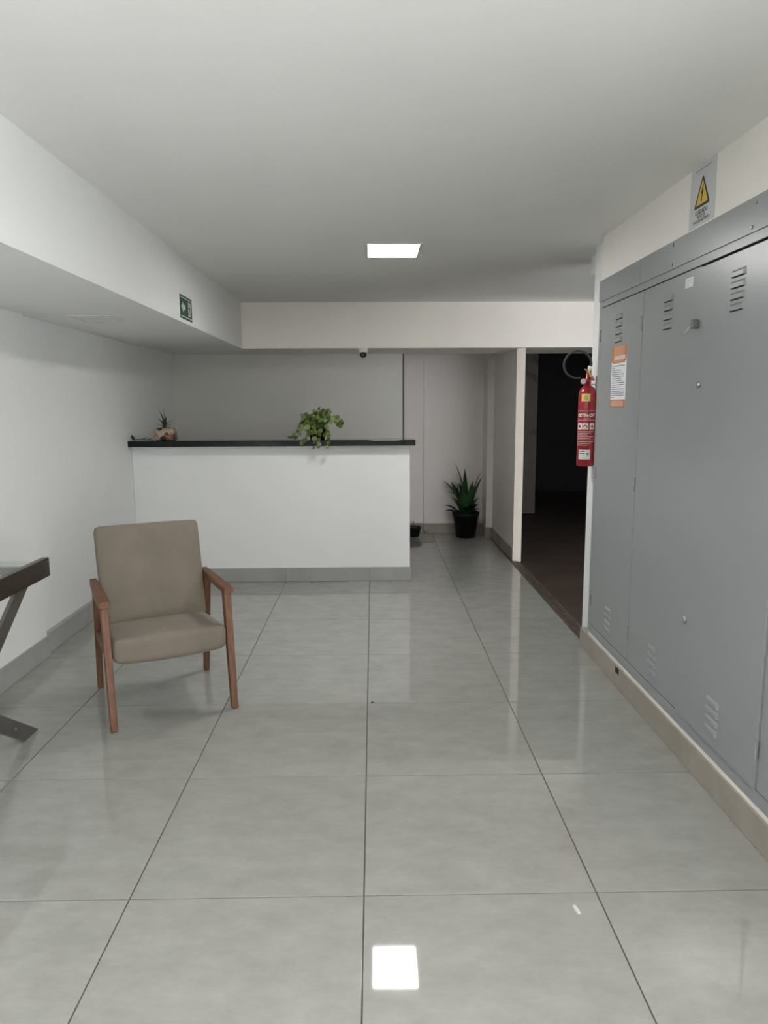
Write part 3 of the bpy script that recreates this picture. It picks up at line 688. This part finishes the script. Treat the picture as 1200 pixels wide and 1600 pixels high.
stem_run([base, (-0.10, 0, 0.17), (-0.15, -0.01, 0.14), (-0.18, -0.02, 0.08), (-0.205, -0.03, 0.02), (-0.245, -0.03, 0.03)], 10)
stem_run([base, (-0.10, -0.03, 0.14), (-0.14, -0.05, 0.08), (-0.17, -0.06, 0.03)], 5)
stem_run([base, (-0.03, -0.09, 0.10), (-0.06, -0.115, 0.05), (-0.10, -0.12, 0.01), (-0.13, -0.15, -0.02)], 8)
stem_run([base, (0.0, -0.10, 0.11), (0.0, -0.12, 0.04), (-0.01, -0.145, -0.02), (-0.02, -0.155, -0.075)], 7)
stem_run([base, (0.03, -0.10, 0.10), (0.04, -0.125, 0.05), (0.03, -0.15, -0.01), (0.01, -0.155, -0.045)], 6)
finish('stems', stems, 'stem', pl)

# painted pot with a small upright succulent
p2 = thing('potted_succulent', (-1.815, 6.29, 1.2685), 'small dark succulent in a painted cream and orange pot on the counter', 'plant')
def pot_fn(p):
    q = Vector(p); k = 1 + 0.06 * math.cos((q.z + 0.055) * 22); q.x *= k; q.y *= k; return q
bm = rbox(0.172, 0.12, 0.108, 0.022, 8, pot_fn); bmesh.ops.translate(bm, verts=bm.verts, vec=(0, 0, 0.0545)); finish('pot', bm, 'pot', p2, True)
bm = bmesh.new(); lathe(bm, [(0.045, 0.106), (0.045, 0.112), (0.004, 0.115)], 16); finish('soil', bm, 'soil', p2)
def blade(L, w, bend, twist=0.0, fold=0.25, n=7, wp=0.45):
    """a strap leaf growing up +z, bending towards +x"""
    bm = bmesh.new(); rows_ = []; a = 0.0; p = Vector((0, 0, 0))
    for k in range(n + 1):
        t = k / n; ww = w * (math.sin(PI * min(1, (t * (1 - wp) / wp if t < wp else 1 - wp + (t - wp)) )) ** 0.8 if False else (0.55 + 0.45 * math.sin(PI * min(t / wp, 1) / 2)) * (1 if t < wp else max(0.02, (1 - ((t - wp) / (1 - wp)) ** 1.7))))
        th = twist * t; dx = Vector((-math.sin(th) * 0.3, math.cos(th), 0))
        nrm = Vector((math.cos(a), 0, -math.sin(a)))
        rows_.append([bm.verts.new(p - dx * ww / 2 - nrm * ww * fold), bm.verts.new(p), bm.verts.new(p + dx * ww / 2 - nrm * ww * fold)])
        p = p + Vector((math.sin(a), 0, math.cos(a))) * (L / n); a += bend / n
    for r0, r1 in zip(rows_, rows_[1:]):
        for k in range(2): bm.faces.new((r0[k], r0[k + 1], r1[k + 1], r1[k]))
    return bm
def put_blade(parent, loc, az, tilt, L, w, bend, m='dgreen', fold=0.2, name='leaf', wp=0.4):
    bm = blade(L, w, bend, fold=fold, wp=wp)
    o = finish(name, bm, m, parent, True); o.location = loc; o.rotation_euler = (0, tilt, az); return o
for az, tl, L, w, b in ((0.3, 0.05, 0.19, 0.022, -0.1), (2.8, 0.12, 0.17, 0.02, 0.5), (3.0, 0.5, 0.11, 0.03, 0.2), (0.1, 0.6, 0.10, 0.028, 0.3), (1.6, 0.4, 0.09, 0.03, 0.2), (4.7, 0.5, 0.09, 0.03, 0.4), (0.4, 0.9, 0.09, 0.02, 0.6), (3.4, 0.9, 0.08, 0.02, 0.6), (5.4, 0.3, 0.11, 0.03, 0.1)):
    put_blade(p2, (-0.005, 0, 0.108), az, tl, L, w, b)

# loose sprig lying at the wall end of the counter
sp = thing('leafy_sprig', (-2.02, 6.27, 1.2685), 'loose dark leafy sprig lying on the left end of the counter', 'plant')
bm = bmesh.new(); tube(bm, [(-0.075, 0, 0.006), (-0.03, 0.01, 0.010), (0.03, 0, 0.008), (0.10, 0.01, 0.005)], 0.004, 6); finish('stem', bm, 'stem', sp)
for x, az, tl, L in ((-0.07, 2.6, 0.5, 0.05), (-0.065, 0.3, 0.4, 0.045), (-0.04, 3.4, 1.2, 0.06), (-0.02, 0.5, 1.3, 0.07), (0.01, 5.7, 1.35, 0.08), (0.03, 0.2, 1.35, 0.09), (0.05, 0.6, 1.4, 0.06), (0.06, 6.0, 1.4, 0.06)):
    put_blade(sp, (x, 0, 0.008), az, tl * 0.9, L, 0.032, 0.12, fold=0.05)

# tall plant in a black pot on the corridor floor
p3 = thing('potted_plant', (1.10, 8.40, 0.001), 'tall strap leaved plant in a large black pot on the corridor floor', 'plant')
pot('pot', 0.115, 0.152, 0.30, 'black', p3, 0.012); soil(p3, 0.135, 0.26)
rl = random.Random(5)
Z = 0.26
for az, tl, L, w, b, r in ((2.9, 0.04, 0.66, 0.075, 0.30, 0.01), (2.2, 0.02, 0.56, 0.07, -0.05, 0.03), (5.9, 0.16, 0.55, 0.055, 0.20, 0.03), (5.5, 0.26, 0.52, 0.06, 0.22, 0.04), (5.2, 0.14, 0.44, 0.06, 0.10, 0.05), (5.0, 0.28, 0.42, 0.06, 0.2, 0.05),
        (3.5, 0.20, 0.46, 0.065, 0.35, 0.03), (2.7, 0.22, 0.50, 0.07, 0.6, 0.04), (4.4, 0.25, 0.38, 0.07, 0.4, 0.04), (5.2, 0.22, 0.36, 0.07, 0.3, 0.05), (3.9, 0.35, 0.34, 0.06, 0.7, 0.06), (5.6, 0.3, 0.28, 0.08, 0.5, 0.04), (5.2, 0.45, 0.28, 0.085, 0.8, 0.06),
        (3.2, 0.55, 0.24, 0.08, 0.8, 0.08), (4.8, 0.5, 0.26, 0.09, 1.0, 0.07), (2.0, 0.2, 0.36, 0.06, 0.2, 0.04), (5.6, 0.6, 0.18, 0.07, 0.7, 0.06), (3.0, 0.85, 0.18, 0.07, 0.8, 0.09)):
    put_blade(p3, (r * math.cos(az), r * math.sin(az), Z), az, tl, L, w * 1.5, b * 1.3, fold=0.16)
# palm stems with finger leaflets on its left side
for bx_, bz, az0 in ((-0.10, 0.50, 2.9), (-0.055, 0.58, 2.6), (-0.13, 0.56, 3.3)):
    bm = bmesh.new(); tube(bm, [(-0.03, -0.02, Z), (bx_ * 0.7, -0.03, (Z + bz) / 2), (bx_, -0.03, bz)], 0.005, 6, 0.003); fr = finish('palm_stem', bm, 'stem', p3)
    for k in range(6):
        o = put_blade(fr, (bx_, -0.03, bz), az0 + (k - 2.5) * 0.55, 0.75 + 0.18 * (k % 3), rl.uniform(0.12, 0.19), 0.026, 0.5, name='leaflet', fold=0.1)

# small pot half hidden behind the counter end
p4 = thing('potted_plant', (0.475, 8.46, 0.001), 'small black pot with a drooping sprig on the corridor floor by the counter', 'plant')
pot('pot', 0.07, 0.095, 0.115, 'black', p4, 0.006, 20); soil(p4, 0.08, 0.10)
bm = bmesh.new(); tube(bm, [(0.02, 0, 0.10), (0.06, -0.02, 0.15), (0.115, -0.03, 0.10), (0.15, -0.04, 0.045), (0.185, -0.04, 0.07)], 0.003, 6); tube(bm, [(0, 0, 0.1), (0.0, 0, 0.17)], 0.0025, 6); finish('stem', bm, 'stem', p4)
for p, az in (((0.115, -0.03, 0.09), 3), ((0.14, -0.035, 0.055), 2), ((0.165, -0.04, 0.06), 5), ((0.185, -0.04, 0.07), 0.5), ((0.0, 0, 0.16), 1.0), ((0.0, 0, 0.165), 4.0), ((0.13, -0.03, 0.05), 4.6)):
    put_blade(p4, p, az, 1.0, 0.035, 0.02, 0.3)

# ------------------------------------------------------------------ small marks on the floor
def flake(name, loc, pts, h, m, label, cat, rz=0):
    bm = bmesh.new(); lo = [bm.verts.new((x, y, 0)) for x, y in pts]; hi = [bm.verts.new((x * 0.9, y * 0.9, h)) for x, y in pts]
    n = len(pts)
    for k in range(n): bm.faces.new((lo[k], lo[(k + 1) % n], hi[(k + 1) % n], hi[k]))
    bm.faces.new(lo[::-1]); bm.faces.new(hi)
    o = finish(name, bm, m); o.location = loc; o.rotation_euler = (0, 0, rz); return tag(o, label, cat)
flake('paint_flake', (0.625, 2.005, 0.0006), [(-0.006, -0.02), (0.004, -0.022), (0.007, 0.0), (0.005, 0.022), (-0.005, 0.02), (-0.007, 0.002)], 0.001, 'signgrey', 'white paint flake on a floor tile near the viewer', 'flake', 0.2)
flake('fallen_leaf', (-0.55, 6.205, 0.0006), [(-0.02, 0), (-0.01, -0.011), (0.008, -0.012), (0.022, 0), (0.008, 0.012), (-0.01, 0.01)], 0.002, 'pgreen', 'small green fallen leaf on the floor below the counter plant', 'leaf')
flake('dirt_crumb', (-0.015, 3.59, 0.0006), [(-0.007, -0.004), (0.004, -0.006), (0.008, 0.002), (0.0, 0.006)], 0.004, 'soil', 'dark crumb of dirt at a floor tile joint', 'crumb')
